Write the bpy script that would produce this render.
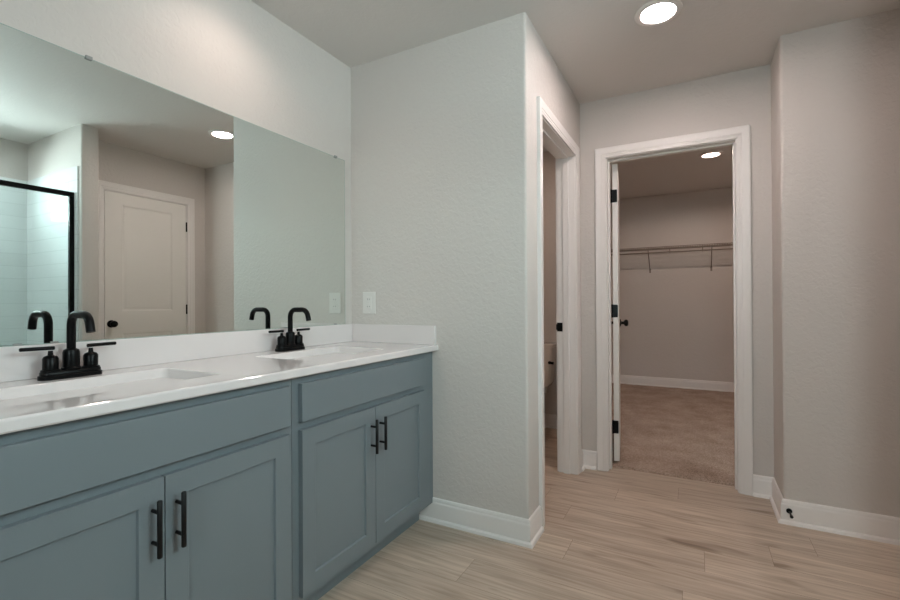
import bpy, bmesh, math, random
from mathutils import Vector, Matrix
random.seed(7)
for o in list(bpy.data.objects):
    bpy.data.objects.remove(o)
sc = bpy.context.scene
COL = sc.collection
H = 2.44            # ceiling height
PI = math.pi

# ------------------------------------------------------------------ camera
cam_d = bpy.data.cameras.new('camera')
cam = bpy.data.objects.new('camera', cam_d)
COL.objects.link(cam)
yaw, pitch, roll = .4955, .0047, -.0052
fw = Vector((-math.sin(yaw), math.cos(yaw), 0)); rt = Vector((math.cos(yaw), math.sin(yaw), 0)); up = Vector((0, 0, 1))
F = fw*math.cos(pitch) + up*math.sin(pitch)
U2 = up*math.cos(pitch) - fw*math.sin(pitch)
R = rt*math.cos(roll) + U2*math.sin(roll)
U = U2*math.cos(roll) - rt*math.sin(roll)
m = Matrix((R, U, -F)).transposed().to_4x4()
m.translation = Vector((1.7102, -1.9947, 1.1095))
cam.matrix_world = m
cam_d.sensor_width = 36
cam_d.lens = 453.98/900*36
cam_d.clip_start = .02
sc.camera = cam

# ------------------------------------------------------------------ light and exposure
DAY = (.84, .96, 1.0)
WARM = (1.0, .835, .80)
DAY_STRENGTH = 28.0
LED_STRENGTH = 102.0
SHOWER_FILL = 105.0
VANITY_LED = 5.0
VANITY_SPOT = 6.0
CLOSET_SPOT = 14.5
CLOSET_LED = 8.0
TOILET_LED = 46.0
sc.view_settings.view_transform = 'Standard'
sc.view_settings.look = 'None'
sc.view_settings.gamma = 1
sc.view_settings.use_curve_mapping = False
sc.view_settings.exposure = 0.87
w = bpy.data.worlds.new('sky')
sc.world = w
w.use_nodes = True
bg = w.node_tree.nodes['Background']
bg.inputs[0].default_value = (*DAY, 1)
bg.inputs[1].default_value = DAY_STRENGTH
sc.cycles.max_bounces = 12
sc.cycles.diffuse_bounces = 7
sc.cycles.glossy_bounces = 6
sc.cycles.transparent_max_bounces = 16
sc.cycles.sample_clamp_indirect = 6
sc.cycles.caustics_reflective = True


def portal(name, loc, rot, sx, sy):
    l = bpy.data.lights.new(name, 'AREA')
    l.shape = 'RECTANGLE'; l.size = sx; l.size_y = sy
    l.cycles.is_portal = True
    o = bpy.data.objects.new(name, l)
    o.location = loc; o.rotation_euler = rot
    COL.objects.link(o)


# shower window opening in the right exterior wall
WS = dict(y0=-1.70, y1=-.52, z0=1.82, z1=2.10)
WB = dict(x0=1.60, x1=2.15, z0=1.40, z1=1.90)      # unseen window behind the camera, added to let in fill light
portal('added_rear_window_daylight', ((WB['x0']+WB['x1'])/2, -3.64, (WB['z0']+WB['z1'])/2), (PI/2, 0, 0), WB['x1']-WB['x0'], WB['z1']-WB['z0'])
portal('shower_window_daylight', (3.31, (WS['y0']+WS['y1'])/2, (WS['z0']+WS['z1'])/2), (0, PI/2, 0), WS['z1']-WS['z0'], WS['y1']-WS['y0'])

# ------------------------------------------------------------------ materials


def s2l(c):
    return tuple(((v/255)/12.92 if v/255 <= .04045 else ((v/255+.055)/1.055)**2.4) for v in c)


def mat(name, rgb, rough=.5, metal=0, bump=0, scale=100, detail=3, spec=.5, coat=0, dist=.001, var=0, varscale=3):
    m = bpy.data.materials.new(name)
    m.use_nodes = True
    nt = m.node_tree
    b = nt.nodes['Principled BSDF']
    b.inputs['Base Color'].default_value = (*s2l(rgb), 1)
    b.inputs['Roughness'].default_value = rough
    b.inputs['Metallic'].default_value = metal
    b.inputs['Specular IOR Level'].default_value = spec
    b.inputs['Coat Weight'].default_value = coat
    if coat:
        b.inputs['Coat Roughness'].default_value = .04
    tc = nt.nodes.new('ShaderNodeTexCoord')
    if bump:
        n = nt.nodes.new('ShaderNodeTexNoise')
        n.inputs['Scale'].default_value = scale
        n.inputs['Detail'].default_value = detail
        nt.links.new(tc.outputs['Object'], n.inputs['Vector'])
        bp = nt.nodes.new('ShaderNodeBump')
        bp.inputs['Strength'].default_value = bump
        bp.inputs['Distance'].default_value = dist
        nt.links.new(n.outputs['Fac'], bp.inputs['Height'])
        nt.links.new(bp.outputs['Normal'], b.inputs['Normal'])
    if var:
        n2 = nt.nodes.new('ShaderNodeTexNoise')
        n2.inputs['Scale'].default_value = varscale
        n2.inputs['Detail'].default_value = 4
        nt.links.new(tc.outputs['Object'], n2.inputs['Vector'])
        mx = nt.nodes.new('ShaderNodeMix'); mx.data_type = 'RGBA'
        c = s2l(rgb)
        mx.inputs['A'].default_value = (*[v*(1-var) for v in c], 1)
        mx.inputs['B'].default_value = (*[min(1, v*(1+var)) for v in c], 1)
        nt.links.new(n2.outputs['Fac'], mx.inputs['Factor'])
        nt.links.new(mx.outputs['Result'], b.inputs['Base Color'])
    return m


def wall_paint(name, rgb, strength=.85):
    """Painted drywall with a sprayed knock-down texture."""
    m = mat(name, rgb, .62, spec=.3)
    nt = m.node_tree
    b = nt.nodes['Principled BSDF']
    tc = nt.nodes.new('ShaderNodeTexCoord')
    n = nt.nodes.new('ShaderNodeTexNoise'); n.inputs['Scale'].default_value = 46; n.inputs['Detail'].default_value = 4
    n.inputs['Distortion'].default_value = .6
    nt.links.new(tc.outputs['Object'], n.inputs['Vector'])
    r = nt.nodes.new('ShaderNodeValToRGB')
    r.color_ramp.elements[0].position = .42; r.color_ramp.elements[1].position = .62
    nt.links.new(n.outputs['Fac'], r.inputs['Fac'])
    bp = nt.nodes.new('ShaderNodeBump'); bp.inputs['Strength'].default_value = strength; bp.inputs['Distance'].default_value = .0009
    nt.links.new(r.outputs['Color'], bp.inputs['Height'])
    nt.links.new(bp.outputs['Normal'], b.inputs['Normal'])
    return m


def floor_mat():
    m = mat('oak_vinyl_planks', (170, 150, 128), .42, spec=.45)
    nt = m.node_tree; L = nt.links
    b = nt.nodes['Principled BSDF']
    at = nt.nodes.new('ShaderNodeAttribute'); at.attribute_name = 'plank'
    sep = nt.nodes.new('ShaderNodeSeparateColor'); L.new(at.outputs['Color'], sep.inputs['Color'])
    tc = nt.nodes.new('ShaderNodeTexCoord')
    off = nt.nodes.new('ShaderNodeVectorMath'); off.operation = 'MULTIPLY_ADD'
    L.new(at.outputs['Color'], off.inputs[0]); off.inputs[1].default_value = (13, 17, 9)
    L.new(tc.outputs['Object'], off.inputs[2])

    def noise(sx, sy, scale, detail, dist=0):
        mp = nt.nodes.new('ShaderNodeMapping'); mp.inputs['Scale'].default_value = (sx, sy, 1)
        L.new(off.outputs[0], mp.inputs['Vector'])
        n = nt.nodes.new('ShaderNodeTexNoise'); n.inputs['Scale'].default_value = scale
        n.inputs['Detail'].default_value = detail; n.inputs['Distortion'].default_value = dist
        L.new(mp.outputs['Vector'], n.inputs['Vector'])
        return n.outputs['Fac']
    fine = noise(2.2, 46, 1.6, 6, .4)
    mid = noise(.9, 7.5, 1.5, 4, 1.2)
    blot = noise(2.6, 12, 1.0, 2, .6)

    def ramp(src, p0, p1, c0, c1):
        r = nt.nodes.new('ShaderNodeValToRGB')
        r.color_ramp.elements[0].position = p0; r.color_ramp.elements[1].position = p1
        r.color_ramp.elements[0].color = (*s2l(c0), 1); r.color_ramp.elements[1].color = (*s2l(c1), 1)
        L.new(src, r.inputs['Fac'])
        return r.outputs['Color']
    base = ramp(mid, .25, .75, (186, 170, 154), (217, 203, 187))
    g = ramp(fine, .30, .62, (222, 218, 214), (255, 255, 255))
    k = ramp(blot, .26, .40, (196, 188, 180), (255, 255, 255))
    tone = ramp(sep.outputs[0], 0, 1, (238, 235, 233), (255, 253, 251))

    def mul(a, c):
        x = nt.nodes.new('ShaderNodeMix'); x.data_type = 'RGBA'; x.blend_type = 'MULTIPLY'
        x.inputs['Factor'].default_value = 1
        L.new(a, x.inputs['A']); L.new(c, x.inputs['B'])
        return x.outputs['Result']
    col = mul(mul(mul(base, g), k), tone)
    L.new(col, b.inputs['Base Color'])
    bp = nt.nodes.new('ShaderNodeBump'); bp.inputs['Strength'].default_value = .25; bp.inputs['Distance'].default_value = .0006
    L.new(fine, bp.inputs['Height']); L.new(bp.outputs['Normal'], b.inputs['Normal'])
    return m


def carpet_mat():
    m = mat('carpet_pile', (168, 148, 134), .95, spec=.1)
    nt = m.node_tree; L = nt.links; b = nt.nodes['Principled BSDF']
    tc = nt.nodes.new('ShaderNodeTexCoord')
    n = nt.nodes.new('ShaderNodeTexNoise'); n.inputs['Scale'].default_value = 150; n.inputs['Detail'].default_value = 6
    n2 = nt.nodes.new('ShaderNodeTexNoise'); n2.inputs['Scale'].default_value = 5; n2.inputs['Detail'].default_value = 5
    L.new(tc.outputs['Object'], n.inputs['Vector']); L.new(tc.outputs['Object'], n2.inputs['Vector'])
    a = nt.nodes.new('ShaderNodeMath'); a.operation = 'MULTIPLY_ADD'; a.inputs[1].default_value = .75
    a2 = nt.nodes.new('ShaderNodeMath'); a2.operation = 'MULTIPLY'; a2.inputs[1].default_value = .3
    L.new(n2.outputs['Fac'], a2.inputs[0]); L.new(n.outputs['Fac'], a.inputs[0]); L.new(a2.outputs[0], a.inputs[2])
    r = nt.nodes.new('ShaderNodeValToRGB')
    r.color_ramp.elements[0].position = .38; r.color_ramp.elements[1].position = .66
    r.color_ramp.elements[0].color = (*s2l((132, 112, 99)), 1); r.color_ramp.elements[1].color = (*s2l((196, 177, 163)), 1)
    L.new(a.outputs[0], r.inputs['Fac']); L.new(r.outputs['Color'], b.inputs['Base Color'])
    bp = nt.nodes.new('ShaderNodeBump'); bp.inputs['Strength'].default_value = .6; bp.inputs['Distance'].default_value = .003
    L.new(n.outputs['Fac'], bp.inputs['Height']); L.new(bp.outputs['Normal'], b.inputs['Normal'])
    return m


def tile_mat(name, plane):
    """Glossy white rectangular wall tile; plane 'x' = face normal along X, 'y' = along Y."""
    m = mat(name, (226, 230, 226), .07, spec=.5)
    nt = m.node_tree; L = nt.links; b = nt.nodes['Principled BSDF']
    tc = nt.nodes.new('ShaderNodeTexCoord')
    sp = nt.nodes.new('ShaderNodeSeparateXYZ'); L.new(tc.outputs['Object'], sp.inputs[0])
    cb = nt.nodes.new('ShaderNodeCombineXYZ')
    L.new(sp.outputs['Y' if plane == 'x' else 'X'], cb.inputs['X']); L.new(sp.outputs['Z'], cb.inputs['Y'])
    br = nt.nodes.new('ShaderNodeTexBrick')
    br.offset = .5
    br.inputs['Scale'].default_value = 1
    br.inputs['Brick Width'].default_value = .61; br.inputs['Row Height'].default_value = .1015
    br.inputs['Mortar Size'].default_value = .0016; br.inputs['Mortar Smooth'].default_value = .3
    br.inputs['Color1'].default_value = (*s2l((230, 233, 233)), 1); br.inputs['Color2'].default_value = (*s2l((226, 229, 229)), 1)
    br.inputs['Mortar'].default_value = (*s2l((205, 209, 209)), 1)
    L.new(cb.outputs[0], br.inputs['Vector']); L.new(br.outputs['Color'], b.inputs['Base Color'])
    bp = nt.nodes.new('ShaderNodeBump'); bp.invert = True; bp.inputs['Strength'].default_value = .6; bp.inputs['Distance'].default_value = .0012
    L.new(br.outputs['Fac'], bp.inputs['Height']); L.new(bp.outputs['Normal'], b.inputs['Normal'])
    return m


def glass_mat(name, tint, gloss=.08):
    m = bpy.data.materials.new(name); m.use_nodes = True
    nt = m.node_tree; nt.nodes.clear(); L = nt.links
    out = nt.nodes.new('ShaderNodeOutputMaterial')
    tr = nt.nodes.new('ShaderNodeBsdfTransparent'); tr.inputs[0].default_value = (*tint, 1)
    gl = nt.nodes.new('ShaderNodeBsdfGlossy'); gl.inputs['Roughness'].default_value = .01
    fr = nt.nodes.new('ShaderNodeFresnel'); fr.inputs['IOR'].default_value = 1.35
    mx = nt.nodes.new('ShaderNodeMixShader')
    L.new(fr.outputs[0], mx.inputs[0]); L.new(tr.outputs[0], mx.inputs[1]); L.new(gl.outputs[0], mx.inputs[2])
    L.new(mx.outputs[0], out.inputs[0])
    return m


def emis_mat(name, rgb, strength):
    m = bpy.data.materials.new(name); m.use_nodes = True
    nt = m.node_tree; nt.nodes.clear()
    out = nt.nodes.new('ShaderNodeOutputMaterial'); e = nt.nodes.new('ShaderNodeEmission')
    e.inputs[0].default_value = (*rgb, 1); e.inputs[1].default_value = strength
    nt.links.new(e.outputs[0], out.inputs[0])
    return m


M = {}
M['wall'] = wall_paint('greige_wall_paint', (205, 199, 194))
M['ceiling'] = wall_paint('ceiling_paint', (214, 210, 206), .35)
M['trim'] = mat('white_trim_paint', (231, 227, 224), .35)
M['door'] = mat('white_door_paint', (229, 226, 221), .4)
M['floor'] = floor_mat()
M['under'] = mat('plank_joint_underlay', (120, 104, 90), .8)  # brown layer under the planks that shows in the joints
M['carpet'] = carpet_mat()
M['cab'] = mat('slate_blue_cabinet_paint', (115, 124, 129), .38, bump=.05, scale=60)
M['cabin'] = mat('cabinet_recess_paint', (100, 113, 118), .5)
M['counter'] = mat('cultured_marble', (223, 216, 215), .05, spec=.55, coat=.15, var=.012, varscale=6)
M['black'] = mat('matte_black_metal', (8, 8, 9), .32, spec=.15)
M['pull'] = mat('black_pull_metal', (16, 15, 15), .45, spec=.35)
M['mirror'] = mat('silvered_mirror', (232, 238, 234), .004, metal=1)
M['mirror_edge'] = mat('polished_mirror_edge', (150, 170, 160), .15)
M['clip'] = mat('clear_mirror_clip', (150, 152, 150), .2)
M['plastic'] = mat('white_outlet_plastic', (224, 221, 217), .25)
M['slot'] = mat('dark_slot', (60, 60, 60), .5)
M['porcelain'] = mat('white_porcelain', (232, 226, 218), .12, coat=.4)
M['wire'] = mat('shade_darkened_wire', (128, 117, 107), .4)  # white wire shelf; its shaded look is put into this darker colour
M['tile_x'] = tile_mat('white_wall_tile_side', 'x')
M['tile_y'] = tile_mat('white_wall_tile_end', 'y')
M['glass'] = glass_mat('shower_glass', (.95, .98, .975))
M['pane'] = glass_mat('window_pane_glass', (.95, .98, .97))
M['led'] = emis_mat('led_lens', WARM, LED_STRENGTH)
M['led_v'] = emis_mat('led_lens_vanity', WARM, VANITY_LED)
M['fill_s'] = emis_mat('shower_fill_lens', (.86, .97, 1.0), SHOWER_FILL)
M['led_c'] = emis_mat('led_lens_closet', (1, .78, .66), CLOSET_LED)
M['led_t'] = emis_mat('led_lens_toilet', (1, .78, .66), TOILET_LED)
M['chrome'] = mat('brushed_drain', (130, 130, 130), .25, metal=1)
M['rubber'] = mat('black_rubber', (18, 18, 18), .7)

# ------------------------------------------------------------------ mesh helpers
WL = {}   # world location of every parent


def link(o):
    COL.objects.link(o)
    return o


def empty(name, loc, label, cat, group=None, rz=0):
    o = bpy.data.objects.new(name, None)
    o.location = loc; o.rotation_euler = (0, 0, rz)
    o.empty_display_size = .05
    link(o)
    WL[o] = Vector(loc)
    tag(o, label, cat, group)
    return o


def tag(o, label=None, cat=None, group=None, kind=None):
    if label: o['label'] = label
    if cat: o['category'] = cat
    if group: o['group'] = group
    if kind: o['kind'] = kind
    return o


class MB:
    def __init__(s):
        s.bm = bmesh.new()

    def box(s, a, b):
        x0, x1 = sorted((a[0], b[0])); y0, y1 = sorted((a[1], b[1])); z0, z1 = sorted((a[2], b[2]))
        v = [s.bm.verts.new((x, y, z)) for z in (z0, z1) for y in (y0, y1) for x in (x0, x1)]
        for f in ((0, 2, 3, 1), (4, 5, 7, 6), (0, 1, 5, 4), (2, 6, 7, 3), (0, 4, 6, 2), (1, 3, 7, 5)):
            s.bm.faces.new([v[i] for i in f])
        return s

    def prism(s, poly, z0, z1):
        n = len(poly)
        lo = [s.bm.verts.new((p[0], p[1], z0)) for p in poly]
        hi = [s.bm.verts.new((p[0], p[1], z1)) for p in poly]
        s.bm.faces.new(list(reversed(lo))); s.bm.faces.new(hi)
        for i in range(n):
            j = (i+1) % n
            s.bm.faces.new((lo[i], lo[j], hi[j], hi[i]))
        return s

    def rings(s, rs, cap=True, closed=True):
        """Skin a list of rings (lists of points) of equal length."""
        vs = [[s.bm.verts.new(p) for p in r] for r in rs]
        n = len(vs[0])
        for a, b in zip(vs, vs[1:]):
            for i in range(n if closed else n-1):
                j = (i+1) % n
                s.bm.faces.new((a[i], a[j], b[j], b[i]))
        if cap:
            s.bm.faces.new(list(reversed(vs[0]))); s.bm.faces.new(vs[-1])
        return s

    def tube(s, pts, r, n=12, cap=True):
        pts = [Vector(p) for p in pts]
        rs = []
        prev = None
        for i, p in enumerate(pts):
            if i == 0: t = pts[1]-p
            elif i == len(pts)-1: t = p-pts[i-1]
            else: t = (pts[i+1]-p).normalized()+(p-pts[i-1]).normalized()
            t.normalize()
            if prev is None:
                a = Vector((0, 0, 1)) if abs(t.z) < .9 else Vector((1, 0, 0))
                u = t.cross(a).normalized()
            else:
                u = (prev - t*prev.dot(t)).normalized()
            prev = u
            v = t.cross(u)
            rr = r[i] if isinstance(r, (list, tuple)) else r
            rs.append([p+u*rr*math.cos(2*PI*k/n)+v*rr*math.sin(2*PI*k/n) for k in range(n)])
        return s.rings(rs, cap)

    def lathe(s, prof, c=(0, 0, 0), n=28, axis='z', cap=True):
        """prof: list of (radius, height along axis)."""
        rs = []
        for r, h in prof:
            ring = []
            for k in range(n):
                a = 2*PI*k/n
                x, y = r*math.cos(a), r*math.sin(a)
                p = {'z': (x, y, h), 'y': (x, h, -y), 'x': (h, x, y)}[axis]
                ring.append((p[0]+c[0], p[1]+c[1], p[2]+c[2]))
            rs.append(ring)
        return s.rings(rs, cap)

    def sweep(s, path, prof, mp, side=1):
        """Mitred sweep of prof [(offset, height)] along a 2-D path; mp(u, v, h) -> 3-D."""
        P = [Vector(p) for p in path]
        ns = []
        for i in range(len(P)-1):
            d = (P[i+1]-P[i]).normalized()
            ns.append(Vector((-d.y, d.x))*side)
        rs = []
        for i, p in enumerate(P):
            if i == 0: m_ = ns[0]
            elif i == len(P)-1: m_ = ns[-1]
            else:
                m_ = (ns[i-1]+ns[i]); m_ = m_/(m_.dot(ns[i]))
            rs.append([mp(p.x+m_.x*a, p.y+m_.y*a, h) for a, h in prof])
        return s.rings(rs)

    def build(s, name, material, parent=None, world=True, origin=None, bevel=0, smooth=40, segs=2, recalc=True):
        bm = s.bm
        if recalc:
            bmesh.ops.recalc_face_normals(bm, faces=bm.faces[:])
        off = Vector((0, 0, 0))
        if parent is not None and world:
            off = WL[parent]
        elif origin is not None:
            off = Vector(origin)
        elif parent is None:
            xs = [v.co for v in bm.verts]
            off = Vector(((min(c.x for c in xs)+max(c.x for c in xs))/2, (min(c.y for c in xs)+max(c.y for c in xs))/2, min(c.z for c in xs)))
        bmesh.ops.translate(bm, verts=bm.verts[:], vec=-off)
        me = bpy.data.meshes.new(name)
        bm.to_mesh(me); bm.free()
        me.materials.append(material)
        o = bpy.data.objects.new(name, me)
        if smooth:
            for p in me.polygons: p.use_smooth = True
            me.set_sharp_from_angle(angle=math.radians(smooth))
        if parent is not None:
            o.parent = parent
            WL[o] = WL.get(parent, Vector((0, 0, 0))).copy()
        else:
            o.location = off; WL[o] = off
        if bevel:
            md = o.modifiers.new('bevel', 'BEVEL'); md.width = bevel; md.segments = segs
            md.limit_method = 'ANGLE'; md.angle_limit = math.radians(40); md.harden_normals = True
        return link(o)


def struct(mb, name, material, **k):
    # setting surfaces keep the world origin so that procedural textures run on from wall to wall
    o = mb.build(name, material, origin=k.pop('origin', (0, 0, 0)) if not k.get('parent') else None, **k)
    if not o.parent: o['kind'] = 'structure'
    return o


def rounded(poly, radii):
    """Replace the corners listed in radii {index: r} of a 2-D polygon by arcs."""
    out = []
    n = len(poly)
    for i, p in enumerate(poly):
        r = radii.get(i)
        if not r:
            out.append(p); continue
        p = Vector(p); a = (Vector(poly[i-1])-p).normalized(); b = (Vector(poly[(i+1) % n])-p).normalized()
        c = p+(a+b)*r
        for k in range(7):
            t = k/6*PI/2
            q = c-b*r*math.cos(t)-a*r*math.sin(t)
            out.append((q.x, q.y))
    return out


# ------------------------------------------------------------------ room shell
XC, YK, XR, YR, XD = 1.033, 1.110, 2.092, .800, 2.550
HEAD = 2.048
T = .115
# left wall with the mirror
struct(MB().box((-T, -3.6, 0), (0, 4.55, H+.06)), 'wall_left', M['wall'])
# partition at the end of the vanity, and the wall with the toilet-room doorway
p = MB()
p.prism(rounded([(0, 0), (XC, 0), (XC, .214), (XC-T, .214), (XC-T, T), (0, T)], {1: .014}), 0, H)
p.box((XC-T, .214, HEAD+.016), (XC, .966, H))
p.prism([(XC-T, .966), (XC, .966), (XC, 2.065), (0, 2.065), (0, 1.95), (XC-T, 1.95)], 0, H+.05)
struct(p, 'wall_partition', M['wall'])
# wall with the closet doorway and the return to the door alcove
p = MB()
p.box((XC, YK, 0), (1.187, YK+T, H+.05))
p.box((1.187, YK, HEAD+.016), (1.938, YK+T, H+.05))
p.prism(rounded([(1.938, YK), (XR, YK), (XR, YR), (XD+T, YR), (XD+T, YR+T), (XR+T, YR+T), (XR+T, YK+T), (1.938, YK+T)], {2: .014}), 0, H+.05)
struct(p, 'wall_back', M['wall'])
# alcove wall with the closed door
DY0, DY1 = -.072, .609
p = MB()
p.box((XD, -.23, 0), (XD+T, DY0-.018, H)).box((XD, DY1+.018, 0), (XD+T, YR, H)).box((XD, DY0-.018, HEAD+.016), (XD+T, DY1+.018, H))
struct(p, 'wall_alcove', M['wall'])
# stub wall between the alcove and the shower
p = MB()
p.prism(rounded([(2.27, -.345), (3.17, -.345), (3.17, -.23), (2.27, -.23)], {0: .012, 3: .012}), 0, H)
struct(p, 'wall_shower_stub', M['wall'])
p = MB()
p.prism([(2.27, -1.97), (3.17, -1.97), (3.17, -1.855), (2.27, -1.855)], 0, H)
struct(p, 'wall_shower_end', M['wall'])
# exterior right wall with the shower window
p = MB()
p.box((3.17, -3.6, 0), (3.32, WS['y0'], H)).box((3.17, WS['y1'], 0), (3.32, -.115, H))
p.box((3.17, WS['y0'], 0), (3.32, WS['y1'], WS['z0'])).box((3.17, WS['y0'], WS['z1']), (3.32, WS['y1'], H))
struct(p, 'wall_right', M['wall'])
# rear wall behind the camera
p = MB()
p.box((-T, -3.65, 0), (WB['x0'], -3.5, H)).box((WB['x1'], -3.65, 0), (3.32, -3.5, H))
p.box((WB['x0'], -3.65, 0), (WB['x1'], -3.5, WB['z0'])).box((WB['x0'], -3.65, WB['z1']), (WB['x1'], -3.5, H))
struct(p, 'wall_rear', M['wall'])
# closet walls
HC = 2.475
p = MB()
p.box((-T, 4.44, 0), (2.82, 4.56, HC+.05)).box((2.70, YR+T, 0), (2.82, 4.44, HC+.05)).box((XR+T, YR+T, 0), (2.70, YR+T+.06, HC+.05))
struct(p, 'wall_closet', M['wall'])
# ceilings
p = MB()
p.box((-T, -3.65, H), (3.32, .96, H+.05))
p.box((-T, .96, H), (XC, 2.0, H+.05)).box((XC, .96, H), (XR+.02, YK+.05, H+.05))
struct(p, 'ceiling', M['ceiling'])
struct(MB().box((XC-.02, YK+.03, HC), (2.82, 4.56, HC+.05)).box((-T, 2.0, HC), (XC-.02, 4.56, HC+.05)), 'ceiling_closet', M['ceiling'])

# floor: vinyl planks running along X
ROW0, ROWW = .137, .178
JOINTS = {-1: 1.20, 0: 1.737, 1: 1.993, 2: .95, 3: 1.305, 4: 1.616, 5: .9, -2: 1.66, -3: .866, -4: 1.5, -5: .45, 6: 1.3, 7: .5}
bm = bmesh.new()
cl = bm.loops.layers.float_color.new('plank')
g = .0006


def quad(x0, x1, y0, y1, z, c):
    vs = [bm.verts.new(q) for q in ((x0, y0, z), (x1, y0, z), (x1, y1, z), (x0, y1, z))]
    f = bm.faces.new(vs)
    for l in f.loops: l[cl] = c


def planks(xa, xb, ya, yb):
    k0 = math.floor((ya-ROW0)/ROWW); k1 = math.ceil((yb-ROW0)/ROWW)
    for k in range(k0, k1):
        y0 = max(ROW0+k*ROWW, ya); y1 = min(ROW0+(k+1)*ROWW, yb)
        if y1-y0 < .004: continue
        rr = random.Random(k*31+5)
        j = JOINTS.get(k, rr.uniform(0, 1.22))
        s = j-1.22*4
        L_ = [s+1.22*i for i in range(9)]
        if k == 1: L_.append(1.11); L_ = [q for q in L_ if abs(q-.773) > .05]; L_.sort()
        for a, b in zip(L_, L_[1:]):
            rc = random.Random(int(a*977)+k*131)
            c = (rc.random(), rc.random(), rc.random(), 1)
            x0, x1 = max(a, xa), min(b, xb)
            if x1-x0 > .002:
                quad(x0+g, x1-g, y0+g, y1-g, 0, c)


planks(0, 3.17, -3.5, 1.197)
planks(0, XC, 1.197, 1.95)
for (x0, x1, y0, y1) in ((-T, 3.32, -3.65, 1.197), (-T, XC, 1.197, 2.0)):
    quad(x0, x1, y0, y1, -.0012, (.5, .5, .5, 1))
    bm.faces.ensure_lookup_table(); bm.faces[-1].material_index = 1
me = bpy.data.meshes.new('floor'); bm.to_mesh(me); bm.free()
me.materials.append(M['floor']); me.materials.append(M['under'])
fl = bpy.data.objects.new('floor', me); link(fl); fl['kind'] = 'structure'
struct(MB().box((-T, -3.65, -.08), (3.32, 4.56, -.012)), 'floor_subfloor', M['under'])

# carpet of the closet: a finely displaced pile surface with a ragged front edge
bm = bmesh.new()


def carpet_patch(x0, x1, y0, y1, step):
    nx, ny = int((x1-x0)/step), int((y1-y0)/step)
    g_ = [[None]*(ny+1) for _ in range(nx+1)]
    for i in range(nx+1):
        for j in range(ny+1):
            x = x0+(x1-x0)*i/nx; y = y0+(y1-y0)*j/ny
            z = .009+random.uniform(0, .004)
            if j == 0: y += random.uniform(-.003, .004); z = -.008
            if j == 1: z = .007+random.uniform(-.001, .004); y += random.uniform(-.004, .002)
            g_[i][j] = bm.verts.new((x, y, z))
    for i in range(nx):
        for j in range(ny):
            bm.faces.new((g_[i][j], g_[i+1][j], g_[i+1][j+1], g_[i][j+1]))


carpet_patch(1.187, 1.938, 1.2, 1.225, .006)
carpet_patch(XC+.001, 2.699, 1.222, 2.10, .012)
carpet_patch(.001, 2.699, 2.066, 4.439, .02)
me = bpy.data.meshes.new('carpet'); bm.to_mesh(me); bm.free(); me.materials.append(M['carpet'])
for q in me.polygons: q.use_smooth = True
cp = link(bpy.data.objects.new('carpet', me))
tag(cp, 'pinkish beige cut-pile carpet covering the closet floor', 'carpet', kind='stuff')

# ------------------------------------------------------------------ baseboards (board, eased cap, quarter round)
BB = [(0, 0), (.026, 0), (.0255, .007), (.023, .013), (.018, .0175), (.0135, .019), (.0135, .088), (.0125, .094), (.0095, .099), (.0095, .106), (.0075, .1125), (.0045, .116), (0, .1175)]


def baseboard(name, paths, z=0, side=1):
    b = MB()
    for path, sd in paths:
        b.sweep(path, BB, lambda u, v, h: (u, v, h+z), sd)
    return struct(b, name, M['trim'], smooth=25)


baseboard('baseboard_partition', [([(.455, 0), (XC, 0), (XC, .160)], -1)])
baseboard('baseboard_back_left', [([(XC, 1.018), (XC, YK), (1.1305, YK)], -1)])
baseboard('baseboard_back_right', [([(1.9905, YK), (XR, YK), (XR, YR), (XD, YR), (XD, .662)], -1)])
baseboard('baseboard_alcove', [([(XD, -.148), (XD, -.23), (2.27, -.23), (2.27, -.30)], -1)])
baseboard('baseboard_closet', [([(1.1305, YK+T), (XC, YK+T), (XC, 2.065), (0, 2.065), (0, 4.44), (2.70, 4.44), (2.70, YR+T+.06), (XR+T, YR+T+.06), (XR+T, YK+T), (1.9905, YK+T)], -1)], z=.008)
baseboard('baseboard_toilet_room', [([(XC-T, .14), (XC-T, T), (0, T), (0, 1.95), (XC-T, 1.95), (XC-T, 1.018)], -1)])
baseboard('baseboard_rear', [([(3.17, -1.97), (3.17, -3.5), (0, -3.5), (0, -1.83)], -1)])

# ------------------------------------------------------------------ door casings and jambs
CAS = [(0, 0), (0, .0085), (.003, .0105), (.010, .0105), (.013, .0125), (.022, .0125), (.026, .015), (.050, .0165), (.056, .0185), (.062, .0185), (.066, .016), (.066, 0)]


def casing(name, s0, s1, mp):
    """s0, s1: clear opening; 5 mm reveal."""
    b = MB()
    path = [(s0-.006, 0), (s0-.006, HEAD), (s1+.006, HEAD), (s1+.006, 0)]
    b.sweep(path, CAS, mp, 1)
    return struct(b, name, M['trim'], smooth=25)


def jamb(name, s0, s1, box, stop):
    """box(s0,s1,z0,z1,depth0,depth1); stop = depth range of the door stop strip."""
    b = MB()
    zc = HEAD-.005
    for (a, c, e, f) in ((s0-.018, s0, 0, zc+.018), (s1, s1+.018, 0, zc+.018), (s0, s1, zc, zc+.018)):
        b.box(*box(a, c, e, f, 0, T))
    for (a, c, e, f) in ((s0, s0+.011, 0, zc), (s1-.011, s1, 0, zc), (s0+.011, s1-.011, zc-.011, zc)):
        b.box(*box(a, c, e, f, *stop))
    return struct(b, name, M['trim'], bevel=.001)


# closet doorway
CX0, CX1 = 1.205, 1.920
casing('trim_1', CX0, CX1, lambda u, v, h: (u, YK-h, v))
casing('trim_2', CX0, CX1, lambda u, v, h: (u, YK+T+h, v+.006))
jamb('trim_3', CX0, CX1, lambda a, c, e, f, d0, d1: ((a, YK+d0, e), (c, YK+d1, f)), (.040, .076))
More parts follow.
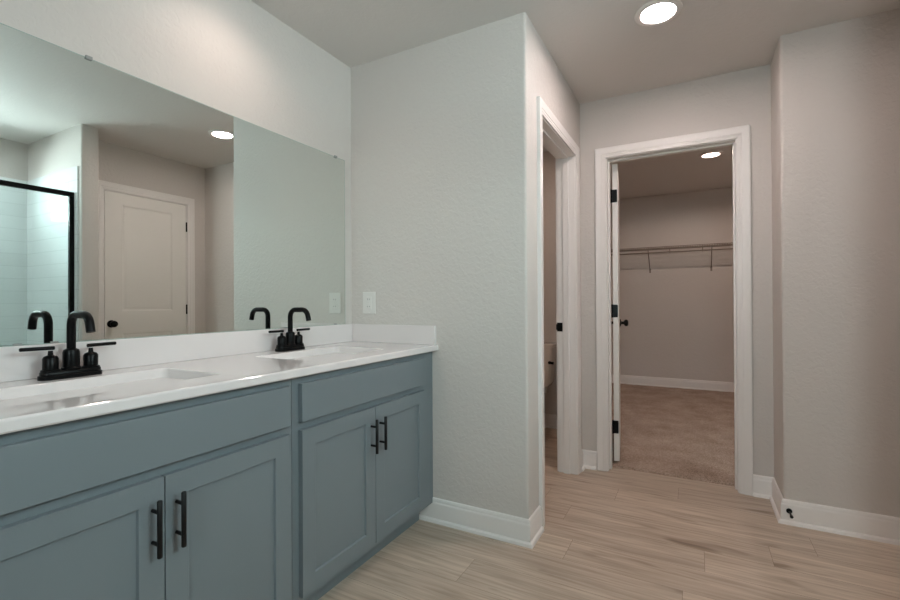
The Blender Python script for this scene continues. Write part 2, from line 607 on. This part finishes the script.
# toilet-room doorway
TY0, TY1 = .232, .948
casing('trim_4', TY0, TY1, lambda u, v, h: (XC+h, u, v))
casing('trim_5', TY0, TY1, lambda u, v, h: (XC-T-h, u, v))
jt = jamb('trim_6', TY0, TY1, lambda a, c, e, f, d0, d1: ((XC-d0, a, e), (XC-d1, c, f)), (.040, .076))
sp = MB().box((.914, TY1-.0015, .915), (.950, TY1, .972)).box((.909, TY1-.004, .925), (.914, TY1, .962)).build('strike_plate', M['black'], jt, bevel=.001)
tag(sp, 'black strike plate')
# alcove doorway
casing('trim_7', DY0, DY1, lambda u, v, h: (XD-h, u, v))
jamb('trim_8', DY0, DY1, lambda a, c, e, f, d0, d1: ((XD+d0, a, e), (XD+d1, c, f)), (.037, .075))

# ------------------------------------------------------------------ panelled doors


def slab(w_, h_, t, panels, rings, both=True, m_=None):
    """Door leaf x 0..w, y 0..t (front at y=0), z 0..h with sunk panels.
    panels: [(x0,x1,z0,z1)], rings: [(inset, depth)]."""
    s = m_ or MB()
    bm = s.bm
    xs = sorted({0, w_, *[q for p_ in panels for q in p_[:2]]})
    zs = sorted({0, h_, *[q for p_ in panels for q in p_[2:]]})

    def face(y, sgn):
        for a, b in zip(xs, xs[1:]):
            for c, d in zip(zs, zs[1:]):
                hole = any(p_[0]-1e-6 <= a and b <= p_[1]+1e-6 and p_[2]-1e-6 <= c and d <= p_[3]+1e-6 for p_ in panels)
                if hole: continue
                bm.faces.new([bm.verts.new(q) for q in ((a, y, c), (b, y, c), (b, y, d), (a, y, d))])
        for (a, b, c, d) in panels:
            pr_ = [(0, 0)]+list(rings)
            L_ = [[bm.verts.new(q) for q in ((a+i, y+sgn*dp, c+i), (b-i, y+sgn*dp, c+i), (b-i, y+sgn*dp, d-i), (a+i, y+sgn*dp, d-i))] for i, dp in pr_]
            for r0, r1 in zip(L_, L_[1:]):
                for k in range(4):
                    bm.faces.new((r0[k], r0[(k+1) % 4], r1[(k+1) % 4], r1[k]))
            bm.faces.new(L_[-1])
    face(0, 1)
    if both: face(t, -1)
    else: bm.faces.new([bm.verts.new(q) for q in ((0, t, 0), (w_, t, 0), (w_, t, h_), (0, t, h_))])
    for q in (((0, 0, 0), (0, t, 0), (0, t, h_), (0, 0, h_)), ((w_, 0, 0), (w_, t, 0), (w_, t, h_), (w_, 0, h_)),
              ((0, 0, 0), (w_, 0, 0), (w_, t, 0), (0, t, 0)), ((0, 0, h_), (w_, 0, h_), (w_, t, h_), (0, t, h_))):
        bm.faces.new([bm.verts.new(c) for c in q])
    bmesh.ops.remove_doubles(bm, verts=bm.verts[:], dist=1e-5)
    return s


DR = [(.003, .001), (.012, .006), (.020, .0065), (.030, .0035), (.036, .003)]
DP = [(.140, .560, .215, .830), (.140, .560, 1.015, 1.910)]


def xf(mb, mtx):
    bmesh.ops.transform(mb.bm, matrix=mtx, verts=mb.bm.verts[:])
    return mb


def knob_mb(c, sgn, ax='y'):
    """Round knob on a rosette, projecting along sgn*axis from c."""
    pr_ = [(.0, 0), (.031, 0), (.031, .004), (.026, .008), (.012, .011), (.011, .026), (.016, .031), (.025, .037), (.028, .047), (.025, .057), (.014, .063), (.0, .064)]
    b = MB()
    b.lathe([(max(r, .0001), sgn*h) for r, h in pr_], c, 28, ax)
    return b


# door_1: closet door, swung open into the closet (hinged on the left jamb)
DW, DH, DT = .700, 2.008, .035
hinge = Vector((CX0+.009, YK+T+.006, .032))
door1 = empty('door_1', hinge, None, None); door1['kind'] = 'structure'
OPEN = math.radians(97.2)
door1.rotation_euler = (0, 0, OPEN)
# closed leaf: x 0..DW from the hinge, y -.041..-.006 ; room face towards -Y
leaf = slab(DW, DH, DT, DP, DR)
xf(leaf, Matrix.Translation((.003, -.041, 0)))
leaf.build('leaf', M['door'], door1, world=False, bevel=.0008)
for sg, y in ((-1, -.041), (1, -.006)):
    knob_mb((DW-.060, y, .904), sg).build('door_knob', M['black'], door1, world=False)
for z in (.229, 1.012, 1.790):
    b = MB()
    b.rings([[(xx, yy, z+dz) for yy, dz in ((-.004, -.043), (-.030, -.043), (-.0350, -.0415), (-.0365, -.037), (-.0365, .037), (-.0350, .0415), (-.030, .043), (-.004, .043))] for xx in (-.001, .0031)])
    b.tube([(0, 0, z-.045), (0, 0, z+.045)], .006, 12)
    b.box((-.004, -.005, z-.045), (.004, 0, z+.045))
    b.build('hinge', M['black'], door1, world=False)
# hinge leaves on the jamb are fixed to the closet jamb
for z in (.261, 1.044, 1.822):
    MB().box((CX0-.0005, YK+T-.040, z-.045), (CX0+.0012, YK+T, z+.045)).build('jamb_hinge_leaf', M['black'], bpy.data.objects['trim_3'])

# door_2: closed door in the alcove, seen in the mirror
door2 = empty('door_2', (XD, DY0, 0), None, None); door2['kind'] = 'structure'
leaf = slab(.675, 2.030, DT, [(.125, .545, .235, .850), (.125, .545, 1.035, 1.935)], DR)
rotm = Matrix.Rotation(-PI/2, 4, 'Z')  # x->-y, y->x
xf(leaf, Matrix.Translation((XD+.001, DY1-.003, .011)) @ rotm)
leaf.build('leaf', M['door'], door2, bevel=.0008)
knob_mb((XD+.001, DY0+.050, .944), -1, 'x').build('door_knob', M['black'], door2)
for z in (.25, 1.055, 1.835):
    b = MB(); b.tube([(XD-.005, DY1+.001, z-.045), (XD-.005, DY1+.001, z+.045)], .0065, 12)
    b.box((XD-.002, DY1-.004, z-.044), (XD+.0015, DY1+.004, z+.044))
    b.build('hinge', M['black'], door2)

# ------------------------------------------------------------------ windows


def window(name, box, depth_ax):
    """box = (x0,x1,y0,y1,z0,z1) of the opening; frame in the outer part of the wall."""
    x0, x1, y0, y1, z0, z1 = box
    fr = MB(); f = .03
    if depth_ax == 'x':
        fr.box((x0, y0, z0), (x1, y0+f, z1)).box((x0, y1-f, z0), (x1, y1, z1)).box((x0, y0+f, z0), (x1, y1-f, z0+f)).box((x0, y0+f, z1-f), (x1, y1-f, z1))
    else:
        fr.box((x0, y0, z0), (x0+f, y1, z1)).box((x1-f, y0, z0), (x1, y1, z1)).box((x0+f, y0, z0), (x1-f, y1, z0+f)).box((x0+f, y0, z1-f), (x1-f, y1, z1))
        c = (z0+z1)/2; fr.box((x0+f, y0, c-.015), (x1-f, y1, c+.015))
    o = struct(fr, name, M['trim'], bevel=.002)
    pn = MB()
    if depth_ax == 'x': pn.box(((x0+x1)/2-.003, y0+f, z0+f), ((x0+x1)/2+.003, y1-f, z1-f))
    else: pn.box((x0+f, (y0+y1)/2-.003, z0+f), (x1-f, (y0+y1)/2+.003, z1-f))
    pn.build('pane', M['pane'], o)


window('window_1', (3.255, 3.305, WS['y0'], WS['y1'], WS['z0'], WS['z1']), 'x')
window('added_fill_window', (WB['x0'], WB['x1'], -3.635, -3.585, WB['z0'], WB['z1']), 'y')  # added window, out of view, for daylight fill from the rear

# ------------------------------------------------------------------ shower surround
p = MB()
p.box((3.160, -1.855, .05), (3.17, WS['y0'], 2.13)).box((3.160, WS['y1'], .05), (3.17, -.345, 2.13))
p.box((3.160, WS['y0'], .05), (3.17, WS['y1'], WS['z0'])).box((3.160, WS['y0'], WS['z1']), (3.17, WS['y1'], 2.13))
struct(p, 'trim_9', M['tile_x'])
struct(MB().box((2.306, -.355, .05), (3.160, -.345, 2.13)), 'trim_10', M['tile_y'])
struct(MB().box((2.306, -1.855, .05), (3.160, -1.845, 2.13)), 'trim_11', M['tile_y'])
pan = MB()
pan.box((2.300, -1.845, 0), (3.160, -.355, .045)).box((2.300, -1.845, .045), (2.42, -.355, .10))
pan = pan.build('shower_pan', M['porcelain'], bevel=.006)
tag(pan, 'white low shower base behind the glass enclosure', 'shower base')
MB().lathe([(.0001, .045), (.05, .045), (.05, .048), (.0001, .049)], (2.85, -1.1, 0), 24).build('drain', M['chrome'], pan)
XG = 2.365
sh = empty('shower_enclosure', (XG, -1.1, .10), 'clear glass shower enclosure with black metal frame, seen in the mirror', 'shower enclosure')
MB().box((XG-.014, -1.845, 1.906), (XG+.014, -.355, 1.940)).build('top_rail', M['black'], sh, bevel=.002)
MB().box((XG-.012, -1.845, .10), (XG+.012, -.355, .128)).build('bottom_rail', M['black'], sh, bevel=.002)
for y0, y1 in ((-.384, -.355), (-1.845, -1.818)):
    MB().box((XG-.014, y0, .128), (XG+.014, y1, 1.906)).build('wall_post', M['black'], sh, bevel=.002)
MB().box((XG-.003, -1.16, .128), (XG+.003, -.384, 1.906)).build('glass_panel', M['glass'], sh)
gd = MB().box((XG-.003, -1.818, .135), (XG+.003, -1.168, 1.90)).build('glass_door', M['glass'], sh)
b = MB(); b.tube([(XG-.05, -1.24, .95), (XG-.05, -1.24, 1.20)], .009, 12)
for z in (.98, 1.17): b.tube([(XG-.05, -1.24, z), (XG-.003, -1.24, z)], .006, 10)
b.build('door_pull', M['black'], gd)

# ------------------------------------------------------------------ wall mirror
MY0, MY1, MZ0, MZ1 = -1.80, -.057, .9915, 1.899
mir = MB().box((.0004, MY0, MZ0), (.0024, MY1, MZ1)).build('wall_mirror', M['mirror_edge'])
tag(mir, 'large frameless rectangular mirror above the double vanity', 'mirror')
MB().box((.0022, MY0+.0025, MZ0+.0015), (.0028, MY1-.0025, MZ1-.0025)).build('reflective_face', M['mirror'], mir)
for y, z, d in ((-.131, MZ1, 1), (-1.266, MZ1, 1)):
    MB().box((.0008, y-.009, z-.006), (.009, y+.009, z+.005)).build('mirror_clip', M['clip'], mir, bevel=.001)
for y in (-.135, -1.355, -1.44):
    MB().box((.0028, y-.01, MZ0), (.0045, y+.01, MZ0+.006)).build('mirror_clip', M['clip'], mir, bevel=.0005)

# ------------------------------------------------------------------ vanity cabinets
FF = .532    # face-frame plane
SH = [(.0008, .0008), (.0022, .0085)]


def pull(y, z0, z1, parent):
    b = MB()
    x = .5815
    b.tube([(x, y, z0), (x, y, z0+.0015), (x, y, z1-.0015), (x, y, z1)], [.0048, .006, .006, .0048], 14)
    for z in (z0+.030, z1-.030):
        b.tube([(.5505, y, z), (x-.004, y, z)], .0045, 12)
    return b.build('handle', M['pull'], parent)


def cabinet(y0, y1, ry0, ry1, label):
    """y0..y1 carcass; ry0..ry1 width covered by the doors."""
    e = empty('vanity_cabinet', (.27, (y0+y1)/2, 0), label, 'cabinet', 'slate blue vanity cabinets')
    b = MB()
    b.box((0.002, y0+.001, .10), (FF-.018, y0+.017, .864)).box((0.002, y1-.017, .10), (FF-.018, y1-.001, .864))
    b.box((0.002, y0+.017, .10), (FF-.018, y1-.017, .116)).box((0.002, y0+.017, .116), (.012, y1-.017, .70))
    b.build('carcass', M['cab'], e)
    f = MB()
    f.box((FF-.018, y0, .095), (FF, ry0+.022, .8645)).box((FF-.018, ry1-.022, .095), (FF, y1, .8645))
    f.box((FF-.018, ry0+.022, .095), (FF, ry1-.022, .135)).box((FF-.018, ry0+.022, .8245), (FF, ry1-.022, .8645)).box((FF-.018, ry0+.022, .672), (FF, ry1-.022, .715))
    f.build('face_frame', M['cab'], e, bevel=.0007)
    MB().box((.448, y0, 0), (.462, y1, .0945)).build('toe_kick', M['cab'], e)
    # false drawer front
    b = MB().box((FF+.0005, ry0, .709), (FF+.0195, ry1, .8385)).build('drawer_front', M['cab'], e, bevel=.0015)
    mid = (ry0+ry1)/2
    for k, (a, c) in enumerate(((ry0, mid-.0015), (mid+.0015, ry1))):
        s = slab(c-a, .560, .019, [(.058, c-a-.058, .058, .502)], SH, both=False)
        # local x -> +y, local y(front 0 -> back) -> -x
        mt = Matrix(((0, -1, 0, FF+.0195), (1, 0, 0, a), (0, 0, 1, .122), (0, 0, 0, 1)))
        xf(s, mt)
        d = s.build('door', M['cab'], e, bevel=.0007)
        yy = mid-.029 if k == 0 else mid+.029
        pull(yy, .5015, .6385, d)
    return e


cabinet(-.921, -.030, -.893, -.105, 'slate blue two-door vanity cabinet against the partition wall, under the far sink')
cabinet(-1.800, -.922, -1.737, -.944, 'slate blue two-door vanity cabinet under the nearer left sink')
fs = MB().box((FF-.020, -.0295, 0.095), (FF-.004, 0, .8645)).box((FF-.004, -.0295, .095), (FF, -.012, .8645)).build('filler_strip', M['cab'])
tag(fs, 'narrow slate blue filler strip between the vanity cabinet and the partition wall', 'filler strip')

# ------------------------------------------------------------------ countertop with two moulded basins
CT, CB, CF = .8935, .8648, .5625
top = MB()
bm = top.bm
basins = [(-1.585, -1.105), (-.760, -.280)]
BX0, BX1 = .140, .440


def rr_loop(y0, y1, x0, x1, z, r, n=6):
    pts = []
    for cx, cy, a0 in ((x1-r, y1-r, 0), (x0+r, y1-r, PI/2), (x0+r, y0+r, PI), (x1-r, y0+r, 1.5*PI)):
        for k in range(n+1):
            a = a0+PI/2*k/n
            pts.append((cx+r*math.cos(a), cy+r*math.sin(a), z))
    return pts


# slab outline (front edge eased) as a grid with holes
ys = sorted({-1.835, 0, *[q for b_ in basins for q in b_]})
xs = [.0, BX0, BX1, CF-.006]
for a, b_ in zip(ys, ys[1:]):
    hole = (a, b_) in basins
    for c, d in zip(xs, xs[1:]):
        if hole and c == BX0: continue
        bm.faces.new([bm.verts.new(q) for q in ((c, a, CT), (d, a, CT), (d, b_, CT), (c, b_, CT))])
# eased front nose, underside
nose = [(CF-.006, CT), (CF-.0037, CT-.0005), (CF-.0018, CT-.0018), (CF-.0005, CT-.0037), (CF, CT-.006), (CF, CB+.004), (CF-.003, CB), (.02, CB)]
for y0, y1 in zip(ys, ys[1:]):
    for q0, q1 in zip(nose, nose[1:]):
        bm.faces.new([bm.verts.new(q) for q in ((q0[0], y0, q0[1]), (q1[0], y0, q1[1]), (q1[0], y1, q1[1]), (q0[0], y1, q0[1]))])
# left end face
bm.faces.new([bm.verts.new((x, -1.835, z)) for x, z in [(0, CT)]+nose+[(0, CB)]])
bmesh.ops.remove_doubles(bm, verts=bm.verts[:], dist=1e-5)
ctop = top.build('countertop', M['counter'], origin=(.28, -.9, CB), recalc=False, smooth=0)
bpy.context.view_layer.update()
bmx = bmesh.new(); bmx.from_mesh(ctop.data); bmesh.ops.recalc_face_normals(bmx, faces=bmx.faces[:]); bmx.to_mesh(ctop.data); bmx.free()
tag(ctop, 'glossy white marble-look double vanity countertop with two moulded sinks', 'countertop')
for (y0, y1) in basins:
    b = MB()
    n = 6
    rect = []
    # outer ring: exact rectangle edge points matched to the rounded loops
    lp = rr_loop(y0, y1, BX0, BX1, CT, .016, n)
    for i, q in enumerate(lp):
        corner = i//(n+1)
        k = i % (n+1)
        cxr = (BX1, BX0, BX0, BX1)[corner]; cyr = (y1, y1, y0, y0)[corner]
        if k == n//2: rect.append((cxr, cyr, CT))
        elif (k < n//2) == (corner % 2 == 0): rect.append((cxr, q[1], CT))
        else: rect.append((q[0], cyr, CT))
    rs = [rect, lp]
    for ins, z, r in ((.002, CT-.0012, .018), (.005, CT-.005, .020), (.012, CT-.040, .030), (.024, CT-.085, .045), (.045, CT-.112, .060), (.085, CT-.122, .055), (.125, CT-.126, .020)):
        rs.append(rr_loop(y0+ins, y1-ins, BX0+min(ins, .12), BX1-min(ins, .12), z, r, n))
    b.rings(rs, cap=False)
    b.bm.faces.new([b.bm.verts.new(q) for q in rs[-1]])
    bmesh.ops.remove_doubles(b.bm, verts=b.bm.verts[:], dist=1e-6)
    bs = b.build('sink_basin', M['counter'], ctop, smooth=55)
    bmx = bmesh.new(); bmx.from_mesh(bs.data)
    cpt = Vector((0, 0, 1))
    if sum(f.normal.z*f.calc_area() for f in bmx.faces) < 0:
        bmesh.ops.reverse_faces(bmx, faces=bmx.faces[:])
    bmx.to_mesh(bs.data); bmx.free()
    MB().lathe([(.0001, 0), (.021, 0), (.021, .003), (.016, .004), (.0001, .0045)], ((BX0+BX1)/2, (y0+y1)/2, CT-.1262), 24).build('drain', M['black'], bs)
bk = MB().box((.0005, -1.835, CT+.0001), (.0205, -.0005, .9915)).build('backsplash', M['counter'], bevel=.002)
tag(bk, 'long white backsplash strip running under the mirror', 'backsplash')
sd = MB().box((.0207, -.0205, CT+.0001), (.552, -.0005, .9905)).build('side_splash', M['counter'], bevel=.002)
tag(sd, 'short white side splash against the partition wall below the outlet', 'side splash')

# ------------------------------------------------------------------ faucets


def faucet(y, label):
    e = empty('faucet', (.077, y, CT), label, 'faucet', 'matte black two-handle vanity faucets')

    def stadium(hx, hy, z, n=8):
        pts = []
        for cx, sy, a0 in ((0, 1, 0), (0, -1, PI)):
            for k in range(n+1):
                a = a0+PI*k/n
                pts.append((hx*math.cos(a), sy*(hy-hx)+hx*math.sin(a), z))
        return pts
    b = MB()
    b.rings([stadium(.0255, .0785, 0), stadium(.0265, .0785, .003), stadium(.0265, .078, .011), stadium(.0225, .0745, .013), stadium(.0225, .0745, .020), stadium(.0195, .0725, .0235)])
    b.build('base_plate', M['black'], e, world=False, smooth=40)
    b = MB()
    b.lathe([(.024, .0235), (.024, .028), (.0205, .032), (.0205, .074), (.0185, .081), (.0115, .085)], (0, 0, 0), 28)
    b.build('spout_body', M['black'], e, world=False)
    pts = [(0, 0, .080), (0, 0, .11), (0, 0, .153)]
    for k in range(1, 8):
        a = PI/2*k/7
        pts.append((.032-.032*math.cos(a), 0, .153+.032*math.sin(a)))
    pts += [(.055, 0, .185), (.077, 0, .185)]
    for k in range(1, 8):
        a = math.radians(76)*k/7
        pts.append((.077+.034*math.sin(a), 0, .185-.034*(1-math.cos(a))))
    x, _, z = pts[-1]
    pts.append((x+.006, 0, z-.023))
    b = MB(); b.tube(pts, .0112, 16)
    b.build('spout', M['black'], e, world=False, smooth=50)
    for sy in (-1, 1):
        c = (0, sy*.0495, 0)
        b = MB(); b.lathe([(.0225, .0205), (.0225, .027), (.0185, .029), (.0185, .060), (.0150, .066), (.0065, .070), (.0055, .082)], c, 26)
        h = b.build('handle', M['black'], e, world=False)
        b = MB(); b.tube([(0, sy*.040, .0895), (0, sy*.041, .0895), (0, sy*.116, .0905), (0, sy*.118, .0905)], [.0042, .0055, .0055, .0042], 14)
        b.build('lever', M['black'], h, world=False)
    return e


faucet(-1.3425, 'matte black two-handle faucet at the nearer left sink')
faucet(-.513, 'matte black two-handle faucet at the far sink next to the partition wall')

# ------------------------------------------------------------------ outlet
ou = empty('wall_outlet', (.1265, 0, 1.107), 'white wall outlet plate with test buttons on the partition wall above the counter', 'outlet')
MB().box((.0825, -.0055, 1.0475), (.1705, 0, 1.1675)).build('cover_plate', M['plastic'], ou, bevel=.003, segs=3)
rc = MB().box((.1090, -.0085, 1.0735), (.1440, -.0055, 1.1415)).build('receptacle', M['plastic'], ou, bevel=.001)
for z in (1.1015, 1.113):
    MB().box((.1190, -.0105, z-.0035), (.1340, -.0085, z+.0035)).build('button', M['plastic'], rc, bevel=.0006)
for zc in (1.088, 1.128):
    MB().box((.1185, -.0089, zc-.004), (.1205, -.0083, zc+.004)).box((.1320, -.0089, zc-.003), (.1340, -.0083, zc+.003)).build('slot', M['slot'], rc)
for z in (1.054, 1.161):
    MB().lathe([(.0001, 0), (.003, 0), (.003, -.0012), (.0001, -.0012)], (.1265, -.0054, z), 14, 'y').build('screw', M['plastic'], ou)

# ------------------------------------------------------------------ recessed lights


def downlight(x, y, zc, mt, label, r=.072, lamp=None):
    e = empty('recessed_light', (x, y, zc), label, 'ceiling light', 'round recessed ceiling lights')
    b = MB()
    b.lathe([(r+.030, 0), (r+.029, -.003), (r+.020, -.0045), (r+.014, -.007), (r+.004, -.0065), (r, -.002), (r, 0)], (0, 0, 0), 48, cap=False)
    b.build('trim_ring', M['trim'], e, world=False)
    MB().lathe([(.0001, -.0015), (r, -.0015), (r, -.0005), (.0001, -.0005)], (0, 0, 0), 48).build('lens', mt, e, world=False)
    if lamp:   # the lamp behind the lens: power, beam angle, blend, radius, colour
        l = bpy.data.lights.new('lamp', 'SPOT')
        l.energy, l.spot_size, l.spot_blend, l.shadow_soft_size = lamp[0], math.radians(lamp[1]), lamp[2], lamp[3]
        l.color = lamp[4]
        lo = bpy.data.objects.new('lamp', l); lo.parent = e; lo.location = (0, 0, -.012)
        link(lo)
    return e


downlight(1.568, .300, H, M['led'], 'round recessed ceiling light before the closet doorway')
downlight(1.847, 2.90, HC, M['led_c'], 'round recessed light in the closet ceiling', lamp=(CLOSET_SPOT, 170, .3, .009, (1, .78, .66)))
downlight(.29, -.82, H, M['led_v'], 'round recessed ceiling light over the vanity', lamp=(VANITY_SPOT, 150, .9, .05, (1, .78, .68)))
downlight(.45, 1.05, H, M['led_t'], 'round recessed ceiling light in the toilet room')

downlight(2.78, -1.10, H, M['fill_s'], 'unseen fill light added in the ceiling of the glass shower')  # unseen light, added to brighten the shower tile and lower walls

# ------------------------------------------------------------------ door stop on the baseboard
ds = empty('door_stop', (2.112, YR-.0135, .066), 'small black door stop screwed to the white baseboard beside the closet corner', 'door stop')
MB().lathe([(.0001, 0), (.0125, 0), (.0125, -.004), (.009, -.009), (.0045, -.012), (.0001, -.012)], (0, 0, 0), 20, 'y').build('mounting_base', M['black'], ds, world=False)
MB().tube([(0, -.008, 0), (0, -.062, -.002)], .0040, 12).build('rod', M['black'], ds, world=False)
MB().lathe([(.0001, -.060), (.0068, -.060), (.0072, -.070), (.004, -.074), (.0001, -.0745)], (0, 0, -.002), 16, 'y').build('rubber_tip', M['rubber'], ds, world=False)

# ------------------------------------------------------------------ toilet
to = empty('toilet', (.44, 1.60, 0), 'white two-piece toilet against the far wall of the toilet room', 'toilet')
YT = 1.945


def rrect(cx, cy, hx, hy, z, r, n=5):
    return [(q[0], q[1], z) for q in rr_loop(cy-hy, cy+hy, cx-hx, cx+hx, z, r, n)]


b = MB()
cy = YT-.105
b.rings([rrect(.44, cy+.01, .165, .080, .385, .03), rrect(.44, cy+.006, .185, .088, .42, .03), rrect(.44, cy, .207, .098, .60, .03), rrect(.44, cy, .212, .100, .715, .03)])
tank = b.build('tank', M['porcelain'], to, smooth=60)
b = MB()
b.rings([rrect(.44, cy-.003, .218, .102, .716, .03), rrect(.44, cy-.003, .222, .104, .722, .03), rrect(.44, cy-.003, .222, .104, .745, .03), rrect(.44, cy-.003, .214, .098, .752, .03)])
b.build('tank_lid', M['porcelain'], to, smooth=60)
b = MB(); b.lathe([(.0001, 0), (.013, 0), (.013, -.010), (.006, -.014), (.0001, -.014)], (.636, cy-.0985, .600), 16, 'y')
b.tube([(.628, cy-.112, .600), (.645, cy-.114, .600), (.672, cy-.116, .598)], [.009, .010, .012], 12)
b.build('flush_lever', M['black'], to)


def ov(cx, cy, rx, ryf, ryb, z, n=28):
    pts = []
    for k in range(n):
        a = 2*PI*k/n
        s_ = math.sin(a)
        pts.append((cx+rx*math.cos(a), cy+(ryb if s_ > 0 else ryf)*s_, z))
    return pts


b = MB()
bc = 1.55
b.rings([ov(.44, 1.62, .105, .17, .20, 0), ov(.44, 1.62, .10, .16, .20, .03), ov(.44, 1.61, .095, .16, .21, .16), ov(.44, 1.58, .125, .20, .25, .27), ov(.44, bc, .175, .27, .27, .36), ov(.44, bc, .182, .285, .27, .39), ov(.44, bc, .178, .28, .26, .395),
         ov(.44, bc, .140, .235, .18, .395), ov(.44, bc, .125, .21, .16, .35), ov(.44, bc, .08, .14, .10, .25), ov(.44, bc+.02, .04, .06, .05, .20)])
b.build('bowl', M['porcelain'], to, smooth=60)
b = MB(); b.box((.32, 1.75, .30), (.56, 1.93, .386)); b.build('tank_shelf', M['porcelain'], to, bevel=.02, segs=3)
b = MB(); b.rings([ov(.44, bc, .183, .285, .20, .397), ov(.44, bc, .186, .29, .20, .404), ov(.44, bc, .183, .285, .20, .412)]); b.build('seat', M['porcelain'], to, smooth=60)
b = MB(); b.rings([ov(.44, bc, .184, .287, .205, .4125), ov(.44, bc, .187, .292, .205, .420), ov(.44, bc, .178, .28, .20, .430), ov(.44, bc, .10, .18, .12, .434)]); b.build('seat_lid', M['porcelain'], to, smooth=60)

# ------------------------------------------------------------------ closet wire shelf
ZS = 1.775
YW = 4.44
sf = empty('wire_closet_shelf', (1.35, YW-.155, ZS), 'long ventilated wire shelf with hanging rod on the back wall of the closet', 'shelf')
b = MB()
x0, x1 = .01, 2.69
for y, z, r in ((YW-.006, ZS, .0030), (YW-.105, ZS-.004, .0030), (YW-.205, ZS-.005, .0045), (YW-.305, ZS, .0040), (YW-.307, ZS-.026, .0040)):
    b.tube([(x0, y, z), (x1, y, z)], r, 8)
n = int((x1-x0)/.0254)
for i in range(n+1):
    x = x0+i*.0254
    b.tube([(x, YW-.004, ZS+.002), (x, YW-.305, ZS+.002), (x, YW-.309, ZS-.027)], .0018, 5)
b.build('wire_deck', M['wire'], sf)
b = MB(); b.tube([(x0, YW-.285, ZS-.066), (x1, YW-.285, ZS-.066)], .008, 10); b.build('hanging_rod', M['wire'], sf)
for x in (.35, .82, 1.44, 1.79, 2.35):
    b = MB(); b.tube([(x, YW-.305, ZS-.024), (x, YW-.303, ZS-.045), (x, YW-.297, ZS-.068), (x, YW-.285, ZS-.077), (x, YW-.273, ZS-.069)], .0045, 8)
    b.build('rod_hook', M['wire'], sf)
for x in (.55, 1.195, 1.885, 2.55):
    b = MB(); b.tube([(x, YW-.010, ZS-.265), (x, YW-.302, ZS-.020)], .0052, 8)
    b.box((x-.010, YW-.012, ZS-.300), (x+.010, YW, ZS-.245))
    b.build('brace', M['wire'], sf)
